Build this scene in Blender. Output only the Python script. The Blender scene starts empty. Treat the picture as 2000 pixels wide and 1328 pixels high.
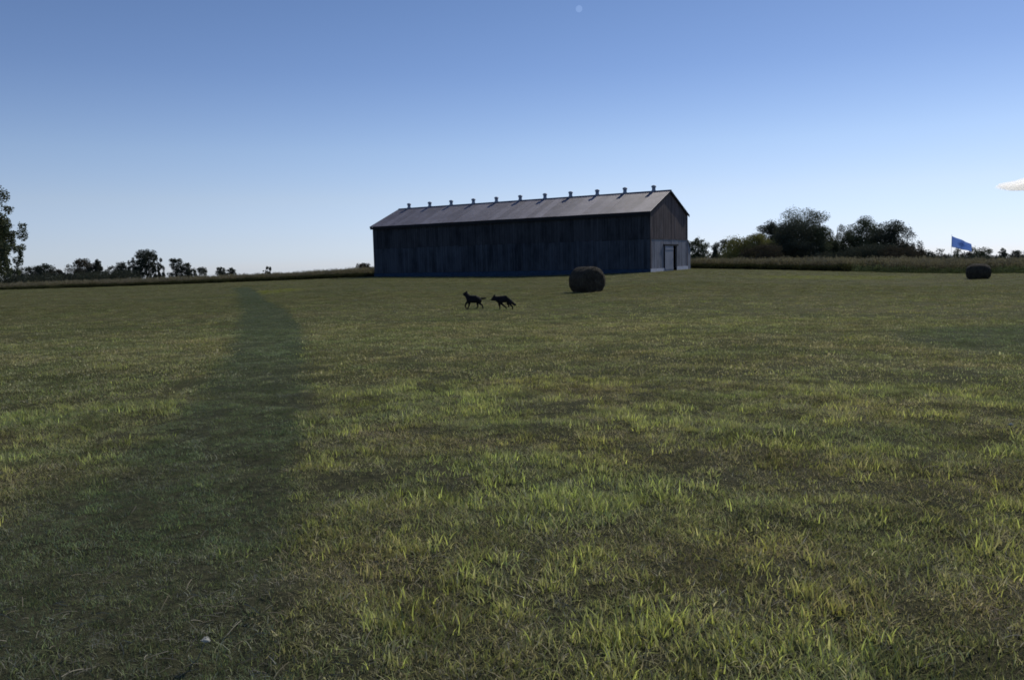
import bpy, bmesh, math, random
import numpy as np
from mathutils import Vector, Matrix, noise as mn
R = math.radians
random.seed(7); rng = np.random.default_rng(7)
S = bpy.context.scene
C = S.collection

# ------------------------------------------------------------------ camera
EYE = Vector((0, 0, 1.6)); PITCH = 0.0968; ROLL = 0.0241; FPX = 1583.5
fw = Vector((0, math.cos(PITCH), -math.sin(PITCH))); up0 = Vector((0, math.sin(PITCH), math.cos(PITCH))); r0 = Vector((1, 0, 0))
rt = math.cos(ROLL)*r0 - math.sin(ROLL)*up0; up = math.sin(ROLL)*r0 + math.cos(ROLL)*up0
cd = bpy.data.cameras.new('camera'); cam = bpy.data.objects.new('camera', cd); C.objects.link(cam)
cd.sensor_width = 36; cd.lens = 36*FPX/2000; cd.clip_start = .05; cd.clip_end = 9000
cam.matrix_world = Matrix(((rt.x, up.x, -fw.x, EYE.x), (rt.y, up.y, -fw.y, EYE.y), (rt.z, up.z, -fw.z, EYE.z), (0, 0, 0, 1)))
S.camera = cam

# ------------------------------------------------------------------ light
SUN_AZ, SUN_EL = 38, 40
W = bpy.data.worlds.new("World"); S.world = W; W.use_nodes = True
wn = W.node_tree.nodes; wl = W.node_tree.links
bg = wn['Background']; sky = wn.new('ShaderNodeTexSky'); sky.sky_type = 'NISHITA'
sky.sun_disc = False; sky.sun_elevation = R(SUN_EL); sky.sun_rotation = R(SUN_AZ)
sky.altitude = 200; sky.air_density = 1.0; sky.dust_density = 0.1; sky.ozone_density = 1.0
# clear autumn air: the tint of the sky by height above the horizon, the same all the way round
tc_ = wn.new('ShaderNodeTexCoord'); sx_ = wn.new('ShaderNodeSeparateXYZ'); wl.new(tc_.outputs['Generated'], sx_.inputs[0])
cr_ = wn.new('ShaderNodeValToRGB'); wl.new(sx_.outputs['Z'], cr_.inputs[0]); els = cr_.color_ramp.elements
TINT = [(0.008, (0.4176, 0.5205, 0.8834)), (0.03, (0.4461, 0.5101, 0.7984)), (0.077, (0.5184, 0.5276, 0.6871)), (0.132, (0.5152, 0.5314, 0.6597)), (0.22, (0.4149, 0.4525, 0.5925)), (0.3, (0.3775, 0.4227, 0.549))]
els[0].position = TINT[0][0]; els[0].color = (*TINT[0][1], 1); els[1].position = TINT[-1][0]; els[1].color = (*TINT[-1][1], 1)
for z_, c_ in TINT[1:-1]: e_ = els.new(z_); e_.color = (*c_, 1)
mx_ = wn.new('ShaderNodeVectorMath'); mx_.operation = 'MULTIPLY'; wl.new(sky.outputs[0], mx_.inputs[0]); wl.new(cr_.outputs[0], mx_.inputs[1])
mx2_ = wn.new('ShaderNodeVectorMath'); mx2_.operation = 'SCALE'; mx2_.inputs['Scale'].default_value = 2.0; wl.new(mx_.outputs[0], mx2_.inputs[0])
wl.new(mx2_.outputs[0], bg.inputs[0]); bg.inputs[1].default_value = 0.075
sd = bpy.data.lights.new('sun', 'SUN'); sd.energy = 3.0; sd.angle = R(.53); sd.color = (1, .93, .80)
sun = bpy.data.objects.new('sun', sd); C.objects.link(sun)
sdir = Vector((math.sin(R(SUN_AZ))*math.cos(R(SUN_EL)), math.cos(R(SUN_AZ))*math.cos(R(SUN_EL)), math.sin(R(SUN_EL))))
sun.rotation_euler = sdir.to_track_quat('Z', 'Y').to_euler(); sun.location = (40, 40, 60)
S.view_settings.view_transform = 'Standard'; S.view_settings.look = 'None'
S.view_settings.exposure = 0.0; S.view_settings.gamma = 1.0
S.render.engine = 'CYCLES'
S.cycles.max_bounces = 16; S.cycles.diffuse_bounces = 3; S.cycles.glossy_bounces = 2; S.cycles.transmission_bounces = 4
S.cycles.volume_bounces = 16; S.cycles.use_denoising = True; S.cycles.filter_width = 1.7

# ------------------------------------------------------------------ helpers
def tag(o, label=None, cat=None, group=None, kind=None):
    if label: o['label'] = label
    if cat: o['category'] = cat
    if group: o['group'] = group
    if kind: o['kind'] = kind
    return o
def empty(name, loc=(0, 0, 0), rz=0):
    o = bpy.data.objects.new(name, None); C.objects.link(o); o.location = loc; o.rotation_euler = (0, 0, rz); o.empty_display_size = .3
    return o
def link(name, me, mat=None, parent=None, loc=None):
    o = bpy.data.objects.new(name, me); C.objects.link(o)
    if mat and not me.materials: me.materials.append(mat)
    if parent: o.parent = parent
    if loc is not None: o.location = loc
    return o
def mesh(name, v, f, mat=None, smooth=False):
    me = bpy.data.meshes.new(name); me.from_pydata(v, [], f); me.update()
    if mat: me.materials.append(mat)
    if smooth: me.polygons.foreach_set('use_smooth', [True]*len(me.polygons))
    return me
class MB:
    def __init__(s): s.v = []; s.f = []
    def box(s, x0, x1, y0, y1, z0, z1):
        n = len(s.v)
        s.v += [(x0,y0,z0),(x1,y0,z0),(x1,y1,z0),(x0,y1,z0),(x0,y0,z1),(x1,y0,z1),(x1,y1,z1),(x0,y1,z1)]
        s.f += [tuple(n+i for i in q) for q in ((3,2,1,0),(4,5,6,7),(0,1,5,4),(1,2,6,5),(2,3,7,6),(3,0,4,7))]
        return s
    def tube(s, pts, rad, n=6, cap=True):
        pts = [Vector(p) for p in pts]; base = len(s.v); prev = None
        for i, p in enumerate(pts):
            d = (pts[min(i+1, len(pts)-1)]-pts[max(i-1, 0)]).normalized()
            a = d.orthogonal().normalized() if prev is None else (prev - d*prev.dot(d)).normalized()
            prev = a; b = d.cross(a); r = rad[i] if hasattr(rad, '__len__') else rad
            for k in range(n):
                t = 2*math.pi*k/n; s.v.append(tuple(p + a*(r*math.cos(t)) + b*(r*math.sin(t))))
        for i in range(len(pts)-1):
            for k in range(n):
                k2 = (k+1) % n; s.f.append((base+i*n+k, base+i*n+k2, base+(i+1)*n+k2, base+(i+1)*n+k))
        if cap:
            s.f.append(tuple(base+k for k in reversed(range(n)))); s.f.append(tuple(base+(len(pts)-1)*n+k for k in range(n)))
        return s
    def lathe(s, prof, n=16, c=(0, 0)):
        base = len(s.v)
        for r, z in prof:
            for k in range(n):
                t = 2*math.pi*k/n; s.v.append((c[0]+r*math.cos(t), c[1]+r*math.sin(t), z))
        for i in range(len(prof)-1):
            for k in range(n):
                k2 = (k+1) % n; s.f.append((base+i*n+k, base+i*n+k2, base+(i+1)*n+k2, base+(i+1)*n+k))
        return s
    def build(s, name, mat, parent=None, smooth=False):
        return link(name, mesh(name, s.v, s.f, mat, smooth), None, parent)

def vnoise(x, y, seed=0):
    x = np.asarray(x, float); y = np.asarray(y, float)
    xi = np.floor(x).astype(np.int64); yi = np.floor(y).astype(np.int64); fx = x-xi; fy = y-yi
    fx = fx*fx*(3-2*fx); fy = fy*fy*(3-2*fy)
    def h(a, b):
        n = (a*374761393 + b*668265263 + seed*1442695041) & 0xffffffff
        n = ((n ^ (n >> 13))*1274126177) & 0xffffffff; n = (n ^ (n >> 16)) & 0xffff
        return n/65535.0
    return (h(xi, yi)*(1-fx)+h(xi+1, yi)*fx)*(1-fy) + (h(xi, yi+1)*(1-fx)+h(xi+1, yi+1)*fx)*fy
def fbm(x, y, oct=3, seed=0):
    s = 0; a = .5; t = 0
    for o in range(oct): s = s+a*vnoise(x*2**o+o*17.3, y*2**o-o*9.1, seed+o); t += a; a *= .5
    return s/t
def sstep(a, b, x):
    t = np.clip((x-a)/(b-a), 0, 1); return t*t*(3-2*t)

# ------------------------------------------------------------------ terrain heights
def ray(px, py):
    return (fw*FPX + rt*(px-1000) + up*(664-py)).normalized()
BND = [(-400,572,95),(0,566.5,95),(200,560.5,95),(400,553.5,95),(600,546,95),(730,540.5,93),(850,537,100),(1000,534,103),(1200,528,98),(1345,524.5,90),
       (1500,527,87),(1640,530,80),(1780,534,72),(1900,535,68),(2000,534,66),(2500,540,62)]
B_az, B_d, B_h = [], [], []
for px, py, d in BND:
    v = ray(px, py); k = d/math.hypot(v.x, v.y); B_az.append(math.atan2(v.x, v.y)); B_d.append(d); B_h.append(EYE.z+v.z*k)
def bound_d(az): return np.interp(az, B_az, B_d)
def hgt(x, y):
    x = np.asarray(x, float); y = np.asarray(y, float); r = np.hypot(x, y); az = np.arctan2(x, y)
    db = np.interp(az, B_az, B_d); hb = np.interp(az, B_az, B_h)
    fr = np.where(np.abs(az) > 1.6, 0.3, 1.0)
    h = hb*sstep(.12, .72, r/db)*fr
    h = h - 9*(1-np.exp(-np.maximum(r-db-18, 0)/420.0)) - 45*(1-np.exp(-np.maximum(r-240, 0)/450.0))
    ed = np.exp(-((r-60)/25)**2)*0
    h = h + .07*(fbm(x/7+3, y/7, 2, 5)-.5)*sstep(6, 20, r)*(1-sstep(40, 65, r)) + ed
    # shallow hollow at the right
    h = h - .10*np.exp(-(((x-9.5)/4)**2+((y-13)/2.5)**2))
    micro = (.075*(fbm(x/.55, y/.55, 2, 11)-.5) + .05*(fbm(x/1.6, y/1.6, 2, 21)-.5))*(1-sstep(12, 26, r))
    return h+micro
def H(x, y): return float(hgt(x, y))
def hit(px, py):
    v = ray(px, py); t = 1.0
    for i in range(4000):
        p = EYE+v*t
        if p.z <= H(p.x, p.y): break
        t *= 1.003
    return p
def at(px, py, d):            # point at horizontal range d on the sight line
    v = ray(px, py); return EYE+v*(d/math.hypot(v.x, v.y))

# band of shade painted into the ground and grass colour: left and right edges as bearings over range
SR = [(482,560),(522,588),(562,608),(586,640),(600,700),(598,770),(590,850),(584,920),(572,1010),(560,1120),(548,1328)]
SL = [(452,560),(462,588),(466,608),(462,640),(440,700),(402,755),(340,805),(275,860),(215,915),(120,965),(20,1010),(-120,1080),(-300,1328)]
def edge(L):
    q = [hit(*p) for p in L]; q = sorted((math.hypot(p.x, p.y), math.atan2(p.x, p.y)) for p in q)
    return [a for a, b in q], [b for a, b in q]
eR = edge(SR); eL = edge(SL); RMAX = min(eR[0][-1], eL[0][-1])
dell = hit(2060, 668)  # patch at the right, given the same darker tint
def dark_tint(x, y):
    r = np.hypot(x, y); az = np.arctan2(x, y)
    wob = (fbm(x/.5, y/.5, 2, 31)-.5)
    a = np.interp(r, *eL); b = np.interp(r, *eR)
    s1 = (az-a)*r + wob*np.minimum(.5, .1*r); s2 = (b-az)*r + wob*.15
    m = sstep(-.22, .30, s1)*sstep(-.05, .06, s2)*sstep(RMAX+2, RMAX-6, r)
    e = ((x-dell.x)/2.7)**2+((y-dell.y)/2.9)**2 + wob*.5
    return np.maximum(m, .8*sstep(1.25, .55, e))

LP = [(hit(528, 570), 1.9, 6.0), (hit(1625, 542), 6.5, 5.0)]
def lushp(x, y):
    m = 0
    for p, a, b in LP: m = np.maximum(m, sstep(1.2, .3, ((x-p.x)/a)**2+((y-p.y)/b)**2+(fbm(x/.8, y/1.5, 2, 35)-.5)))
    return m*(1-dark_tint(x, y))
# ------------------------------------------------------------------ materials
def new_mat(name, rough=.8):
    m = bpy.data.materials.new(name); m.use_nodes = True; nt = m.node_tree; b = nt.nodes['Principled BSDF']
    b.inputs['Roughness'].default_value = rough; b.inputs['Specular IOR Level'].default_value = .25
    return m, nt, b
def N(nt, t, **k):
    n = nt.nodes.new(t)
    for a, v in k.items(): setattr(n, a, v)
    return n
def mix(nt, fac, a, b, mode='MIX'):
    n = N(nt, 'ShaderNodeMix', data_type='RGBA', blend_type=mode)
    for s, v in ((0, fac), (6, a), (7, b)):
        if hasattr(v, 'links'): nt.links.new(v, n.inputs[s])
        elif isinstance(v, tuple): n.inputs[s].default_value = (*v, 1)[:4]
        else: n.inputs[s].default_value = v
    return n.outputs[2]
def noise_tex(nt, vec, scale, detail=4, rough=.55, lo=.35, hi=.65):
    n = N(nt, 'ShaderNodeTexNoise'); n.inputs['Scale'].default_value = scale; n.inputs['Detail'].default_value = detail; n.inputs['Roughness'].default_value = rough
    nt.links.new(vec, n.inputs['Vector'])
    m = N(nt, 'ShaderNodeMapRange'); m.inputs[1].default_value = lo; m.inputs[2].default_value = hi
    nt.links.new(n.outputs[0], m.inputs[0]); return m.outputs[0]
def pos(nt, sc=(1, 1, 1), obj=False):
    if obj: v = N(nt, 'ShaderNodeTexCoord').outputs['Object']
    else: v = N(nt, 'ShaderNodeNewGeometry').outputs['Position']
    m = N(nt, 'ShaderNodeMapping'); m.inputs['Scale'].default_value = sc; nt.links.new(v, m.inputs[0]); return m.outputs[0]
def bump(nt, b, h, strength=.4, dist=.02):
    n = N(nt, 'ShaderNodeBump'); n.inputs['Strength'].default_value = strength; n.inputs['Distance'].default_value = dist
    nt.links.new(h, n.inputs['Height']); nt.links.new(n.outputs[0], b.inputs['Normal'])
def simple(name, col, var=.25, scale=(3, 3, 3), rough=.8, metal=0, obj=True, ns=2.0):
    m, nt, b = new_mat(name, rough); v = pos(nt, scale, obj)
    f = noise_tex(nt, v, ns); oi = N(nt, 'ShaderNodeObjectInfo')
    c = mix(nt, f, tuple(x*(1-var) for x in col), tuple(min(1, x*(1+var)) for x in col))
    nt.links.new(c, b.inputs['Base Color']); b.inputs['Metallic'].default_value = metal
    bump(nt, b, f, .3, .01)
    return m

# ground
gm, nt, b = new_mat('field_soil_and_turf', .95); b.inputs['Specular IOR Level'].default_value = .05
p1 = pos(nt, (1, 1, 1)); pst = pos(nt, (.12, .55, 1))
at_d = N(nt, 'ShaderNodeAttribute', attribute_name='dark_tint'); at_n = N(nt, 'ShaderNodeAttribute', attribute_name='near')
g = mix(nt, noise_tex(nt, p1, .35, 5, .6), (.082, .088, .032), (.115, .110, .048))
g = mix(nt, noise_tex(nt, pst, 1.0, 5, .62, .45, .62), g, (.070, .080, .027))
g = mix(nt, noise_tex(nt, pst, .45, 4, .6, .50, .72), g, (.135, .125, .062))
g = mix(nt, noise_tex(nt, pos(nt, (.2, 1.4, 1)), 1.1, 4, .6, .56, .70), g, (.055, .062, .024))
g = mix(nt, noise_tex(nt, p1, 7, 3, .6, .5, .7), g, (.060, .068, .024))
fd = mix(nt, noise_tex(nt, p1, 2.5, 4), (.050, .066, .033), (.070, .086, .042))  # darker, bluer turf colour for the painted shade band and right patch
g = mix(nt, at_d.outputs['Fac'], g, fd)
at_l = N(nt, 'ShaderNodeAttribute', attribute_name='lush'); g = mix(nt, at_l.outputs['Fac'], g, (.135, .145, .032))
soil = mix(nt, noise_tex(nt, p1, 14, 4), (.030, .031, .020), (.078, .076, .044))
g = mix(nt, at_n.outputs['Fac'], g, soil)
nt.links.new(g, b.inputs['Base Color']); bump(nt, b, noise_tex(nt, p1, 22, 5, .7, .2, .8), .7, .04)

def blade_mat(name, trans=.35):
    m = bpy.data.materials.new(name); m.use_nodes = True; nt = m.node_tree; nt.nodes.clear()
    out = N(nt, 'ShaderNodeOutputMaterial'); bc = N(nt, 'ShaderNodeAttribute', attribute_name='bc')
    tn = N(nt, 'ShaderNodeAttribute', attribute_name='tone', attribute_type='INSTANCER')
    oi = N(nt, 'ShaderNodeObjectInfo')
    c = mix(nt, 1.0, bc.outputs['Color'], tn.outputs['Color'], 'MULTIPLY')
    d = N(nt, 'ShaderNodeBsdfDiffuse'); t = N(nt, 'ShaderNodeBsdfTranslucent'); s = N(nt, 'ShaderNodeMixShader'); s.inputs[0].default_value = trans
    nt.links.new(c, d.inputs[0])
    c2 = mix(nt, 1.0, c, (1.12, 1.15, .75), 'MULTIPLY'); nt.links.new(c2, t.inputs[0])
    nt.links.new(d.outputs[0], s.inputs[1]); nt.links.new(t.outputs[0], s.inputs[2])
    nt.links.new(s.outputs[0], out.inputs[0]); return m
grass_m = blade_mat('grass_blade', .42); weed_m = blade_mat('weed_stalk', .25)

def leaf_mat(name, c0, c1, c2, sc=.5):
    m = bpy.data.materials.new(name); m.use_nodes = True; nt = m.node_tree; nt.nodes.clear()
    out = N(nt, 'ShaderNodeOutputMaterial'); p = pos(nt)
    c = mix(nt, noise_tex(nt, p, sc, 3), c0, c1); c = mix(nt, noise_tex(nt, p, sc*5, 2, .5, .5, .75), c, c2)
    d = N(nt, 'ShaderNodeBsdfDiffuse'); t = N(nt, 'ShaderNodeBsdfTranslucent'); s = N(nt, 'ShaderNodeMixShader'); s.inputs[0].default_value = .22
    nt.links.new(c, d.inputs[0]); nt.links.new(c, t.inputs[0]); nt.links.new(d.outputs[0], s.inputs[1]); nt.links.new(t.outputs[0], s.inputs[2])
    nt.links.new(s.outputs[0], out.inputs[0]); return m
LEAF = {'dark': leaf_mat('dark_leaves', (.045, .058, .044), (.080, .088, .062), (.095, .09, .062)),
        'green': leaf_mat('green_leaves', (.062, .085, .050), (.110, .122, .070), (.15, .15, .082)),
        'olive': leaf_mat('olive_leaves', (.14, .147, .06), (.27, .26, .082), (.16, .14, .07)),
        'brown': leaf_mat('brown_leaves', (.060, .054, .040), (.095, .080, .055), (.062, .066, .04)),
        'pale': leaf_mat('pale_leaves', (.085, .095, .072), (.125, .125, .095), (.09, .09, .06))}
bark = simple('bark', (.045, .038, .03), .35, (1, 1, .3), .95)

# ------------------------------------------------------------------ ground sheet
def build_ground():
    azs = np.concatenate([np.linspace(-180, -57, 36, endpoint=False), np.linspace(-57, 57, 456, endpoint=False), np.linspace(57, 180, 36, endpoint=False)])*math.pi/180
    rs = .35*np.power(3600/.35, np.linspace(0, 1, 400)); na = len(azs); nr = len(rs)
    A, RR = np.meshgrid(azs, rs); X = (np.sin(A)*RR).ravel(); Y = (np.cos(A)*RR).ravel(); Zz = hgt(X, Y)
    v = np.column_stack([X, Y, Zz]); v = np.vstack([v, [0, 0, H(0, 0)]])
    i = np.arange(nr-1)[:, None]*na; j = np.arange(na)[None, :]; j2 = (j+1) % na
    q = np.stack([i+j, i+na+j, i+na+j2, i+j2], -1).reshape(-1, 4)
    tri = np.column_stack([np.full(na, len(v)-1), np.arange(na), (np.arange(na)+1) % na])
    me = bpy.data.meshes.new('grass_field')
    me.vertices.add(len(v)); me.vertices.foreach_set('co', v.ravel())
    nl = q.size+tri.size; me.loops.add(nl); me.loops.foreach_set('vertex_index', np.concatenate([q.ravel(), tri.ravel()]).astype(np.int32))
    me.polygons.add(len(q)+len(tri)); ls = np.concatenate([np.arange(len(q))*4, len(q)*4+np.arange(len(tri))*3]).astype(np.int32)
    me.polygons.foreach_set('loop_start', ls)
    me.update(calc_edges=True); me.validate()
    me.polygons.foreach_set('use_smooth', [True]*len(me.polygons))
    dk = np.append(dark_tint(X, Y), 0); r = np.hypot(X, Y); nr_ = np.append(.85-sstep(5, 20, r)*.7-sstep(20, 45, r)*.15, .85)
    for nm, arr in (('dark_tint', dk), ('near', nr_), ('lush', np.append(lushp(X, Y)*.6, 0))):
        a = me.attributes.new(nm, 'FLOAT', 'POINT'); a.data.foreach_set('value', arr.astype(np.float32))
    me.materials.append(gm)
    o = link('grass_field', me); tag(o, 'wide mown hay field of short olive grass', kind='structure'); return o
build_ground()

# ------------------------------------------------------------------ instancing of stuff
def make_scatter(name, pts, rot, scl, idx, tone, tufts, label, cat=None):
    hid = bpy.data.collections.new(name+'_kinds')
    for k, me in enumerate(tufts):
        o = bpy.data.objects.new('%s_kind_%02d' % (name, k), me); hid.objects.link(o)
    me = bpy.data.meshes.new(name); me.vertices.add(len(pts)); me.vertices.foreach_set('co', np.asarray(pts, np.float32).ravel())
    for nm, ty, key, arr in (('rot', 'FLOAT_VECTOR', 'vector', rot), ('scl', 'FLOAT', 'value', scl), ('idx', 'INT', 'value', idx), ('tone', 'FLOAT_COLOR', 'color', tone)):
        a = me.attributes.new(nm, ty, 'POINT'); a.data.foreach_set(key, np.asarray(arr, np.int32 if ty == 'INT' else np.float32).ravel())
    o = link(name, me)
    ng = bpy.data.node_groups.new(name+'_scatter', 'GeometryNodeTree')
    ng.interface.new_socket('Geometry', in_out='INPUT', socket_type='NodeSocketGeometry'); ng.interface.new_socket('Geometry', in_out='OUTPUT', socket_type='NodeSocketGeometry')
    gi = ng.nodes.new('NodeGroupInput'); go = ng.nodes.new('NodeGroupOutput'); ci = ng.nodes.new('GeometryNodeCollectionInfo')
    ci.inputs['Collection'].default_value = hid; ci.inputs['Separate Children'].default_value = True; ci.inputs['Reset Children'].default_value = True
    ip = ng.nodes.new('GeometryNodeInstanceOnPoints'); ip.inputs['Pick Instance'].default_value = True
    def na(nm, ty):
        n = ng.nodes.new('GeometryNodeInputNamedAttribute'); n.data_type = ty; n.inputs['Name'].default_value = nm; return n.outputs['Attribute']
    L = ng.links.new
    e2r = ng.nodes.new('FunctionNodeEulerToRotation'); L(na('rot', 'FLOAT_VECTOR'), e2r.inputs[0])
    L(gi.outputs[0], ip.inputs['Points']); L(ci.outputs[0], ip.inputs['Instance']); L(na('idx', 'INT'), ip.inputs['Instance Index'])
    L(e2r.outputs[0], ip.inputs['Rotation']); L(na('scl', 'FLOAT'), ip.inputs['Scale']); L(ip.outputs[0], go.inputs[0])
    md = o.modifiers.new('scatter', 'NODES'); md.node_group = ng
    tag(o, label, kind='stuff'); return o

def tuft(name, n, rad, hmin, hmax, wid, lean, cols, mat, flat=0.0, seg=2, seed=0, head=None):
    r = random.Random(seed); v = []; f = []; cl = []
    for k in range(n):
        a = r.uniform(0, 2*math.pi); q = rad*math.sqrt(r.random()); x, y = q*math.cos(a), q*math.sin(a)
        h = r.uniform(hmin, hmax)*(1-.25*q/rad)*(.78 if rad < .3 else 1); w = wid*r.uniform(.6, 1.25); la = r.uniform(0, 2*math.pi); ln = r.uniform(.1, 1)*lean*h
        if r.random() < flat: ln = h*r.uniform(1.5, 2.5); h *= r.uniform(.1, .35)
        fa = r.uniform(0, math.pi); dx, dy = math.cos(fa)*w/2, math.sin(fa)*w/2
        col = r.choice(cols); j = r.uniform(.75, 1.25); col = (col[0]*j, col[1]*j, col[2]*j)
        b0 = len(v)
        for i in range(seg+1):
            t = i/seg; ww = 1-t**1.6 if i < seg else 0
            cx = x+math.cos(la)*ln*t*t; cy = y+math.sin(la)*ln*t*t; cz = h*(t-.15*t*t) - .012*(1-t)
            kk = .75+.35*t
            if i < seg:
                v += [(cx-dx*max(ww, .35), cy-dy*max(ww, .35), cz), (cx+dx*max(ww, .35), cy+dy*max(ww, .35), cz)]; cl += [(*[c*1.0 for c in col], 1)]*2
            else: v.append((cx, cy, cz)); cl.append((*col, 1))
        for i in range(seg-1): f.append((b0+2*i, b0+2*i+1, b0+2*i+3, b0+2*i+2))
        f.append((b0+2*seg-2, b0+2*seg-1, b0+2*seg))
        if head:
            for q in range(head[0]):
                t = r.uniform(.55, 1.0); cx = x+math.cos(la)*ln*t*t; cy = y+math.sin(la)*ln*t*t; cz = h*(t-.15*t*t)
                s = head[1]*r.uniform(.5, 1.2); b1 = len(v); d = Vector((r.gauss(0, 1), r.gauss(0, 1), r.gauss(0, 1))).normalized(); e = d.orthogonal().normalized()
                p = Vector((cx, cy, cz)) + Vector((r.gauss(0, 1), r.gauss(0, 1), r.gauss(0, .7)))*head[1]*.5
                v += [tuple(p), tuple(p+d*s), tuple(p+d*s*.5+e*s*.45)]; hc = r.choice(head[2]); cl += [(*hc, 1)]*3; f.append((b1, b1+1, b1+2))
    me = mesh(name, v, f, mat); a = me.color_attributes.new('bc', 'FLOAT_COLOR', 'POINT'); a.data.foreach_set('color', np.array(cl, np.float32).ravel()); return me
GR = (.170, .178, .082); GD = (.125, .138, .070); GY = (.27, .285, .095); ST = (.34, .305, .215); BR = (.20, .175, .125); OL = (.235, .220, .120); GRY = (.29, .275, .23)
T = [tuft('t', 46, .12, .022, .060, .0056, 1.4, [GR, GD, OL, GR, BR], grass_m, .25, 3, seed=1),
     tuft('t', 46, .12, .015, .050, .0042, 1.7, [OL, GR, ST, BR, BR], grass_m, .45, 3, seed=2),
     tuft('t', 44, .13, .015, .045, .0038, 1.8, [ST, BR, BR, BR, GRY, OL], grass_m, .75, 3, seed=3),
     tuft('t', 24, .075, .045, .10, .0074, 1.0, [GY, GR, OL, GY], grass_m, .15, 3, seed=4),
     tuft('t', 46, .12, .015, .045, .0044, 1.5, [GD, GR, GD], grass_m, .25, 3, seed=5),
     tuft('t', 16, .09, .045, .11, .0042, 1.3, [OL, BR, GR, ST], grass_m, .25, 3, seed=6),
     tuft('t', 54, .28, .03, .070, .0095, 1.3, [GR, OL, GD, GD], grass_m, .25, seed=7),     # 6-8: coarser, for farther off
     tuft('t', 54, .28, .025, .060, .0095, 1.4, [OL, ST, BR, BR, GR], grass_m, .4, seed=8),
     tuft('t', 30, .20, .04, .09, .010, 1.0, [GY, OL, GR], grass_m, .1, seed=9)]
def polar_points(r0, r1, dens, az=41):
    a = R(az); n = int(dens*a*(r1*r1-r0*r0)); r = np.sqrt(rng.uniform(r0*r0, r1*r1, n)); t = rng.uniform(-a, a, n)
    return np.sin(t)*r, np.cos(t)*r
def grass_zone(r0, r1, dens, far, sc):
    x, y = polar_points(r0, r1, dens); n = len(x); r = np.hypot(x, y)
    keep = r < bound_d(np.arctan2(x, y))+2; x = x[keep]; y = y[keep]; r = r[keep]; n = len(x)
    bare = fbm(x/.45, y/.45, 3, 41); dry = .5+.75*(fbm(x/1.1, y/.7, 3, 51)-.5); lush = fbm(x/.5+9, y/.45, 3, 61)+.09*sstep(8.5, 6, r)*(x > -.8); dk = dark_tint(x, y)
    keep = (bare > .30) | (rng.random(n) < .35); x, y, r, bare, dry, lush, dk = [q[keep] for q in (x, y, r, bare, dry, lush, dk)]; n = len(x)
    u = rng.random(n); wgt = np.column_stack([np.full(n, .30), .28+.2*(dry-.5), np.clip((dry-.36)*2.8+.5*sstep(4.6, 3.2, r)*(x < -.6), .04, 1.2), np.clip((lush-.50)*2.2, .04, .45)*(1-.92*dk), .18+.8*dk, np.clip((lush-.45)*.8, .03, .3)*(1-.7*dk)])
    c = np.cumsum(wgt/wgt.sum(1, keepdims=True), 1); idx = (u[:, None] > c).sum(1).clip(0, 5)
    if far: idx = np.array([6, 7, 7, 8, 6, 7])[idx]
    z = hgt(x, y); rot = np.column_stack([rng.normal(0, .10, n), rng.normal(0, .10, n), rng.uniform(0, 6.28, n)])
    s = sc*rng.uniform(.65, 1.35, n)*(.8+.4*lush)*(1-.25*dk)
    v = (.80+.28*fbm(x/1.3, y/.8, 3, 71)+.26*fbm(x/9, y/.9, 3, 81))*rng.uniform(.62, 1.38, n)*np.where(fbm(x/.22, y/.22, 2, 91) < .36, .62, 1.0)
    warm = (dry-.5)*.9
    v = v*(1.78-.70*sstep(14, 42, r)); tone = np.column_stack([v*(1+warm*.35), v, v*(1-warm*.1), np.ones(n)])
    dt = np.column_stack([.68*np.ones(n), .78*np.ones(n), .90*np.ones(n), np.ones(n)]); tone = tone*(1-dk[:, None])+tone*dt*dk[:, None]  # blades coloured darker and bluer inside the painted shade band
    tone *= 1-lushp(x, y)[:, None]*np.array([0, -.08, .45, 0])
    return np.column_stack([x, y, z]), rot, s, idx, tone
Z_ = [grass_zone(1.2, 5.5, 320, 0, 1.1), grass_zone(5.5, 11, 240, 0, 1.0), grass_zone(11, 22, 60, 1, .8), grass_zone(22, 45, 18, 1, .9), grass_zone(45, 100, 3, 1, 1.1)]
cat = [np.concatenate(q) for q in zip(*Z_)]
make_scatter('grass', *cat, T, 'short mown grass blades with dry thatch')

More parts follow.
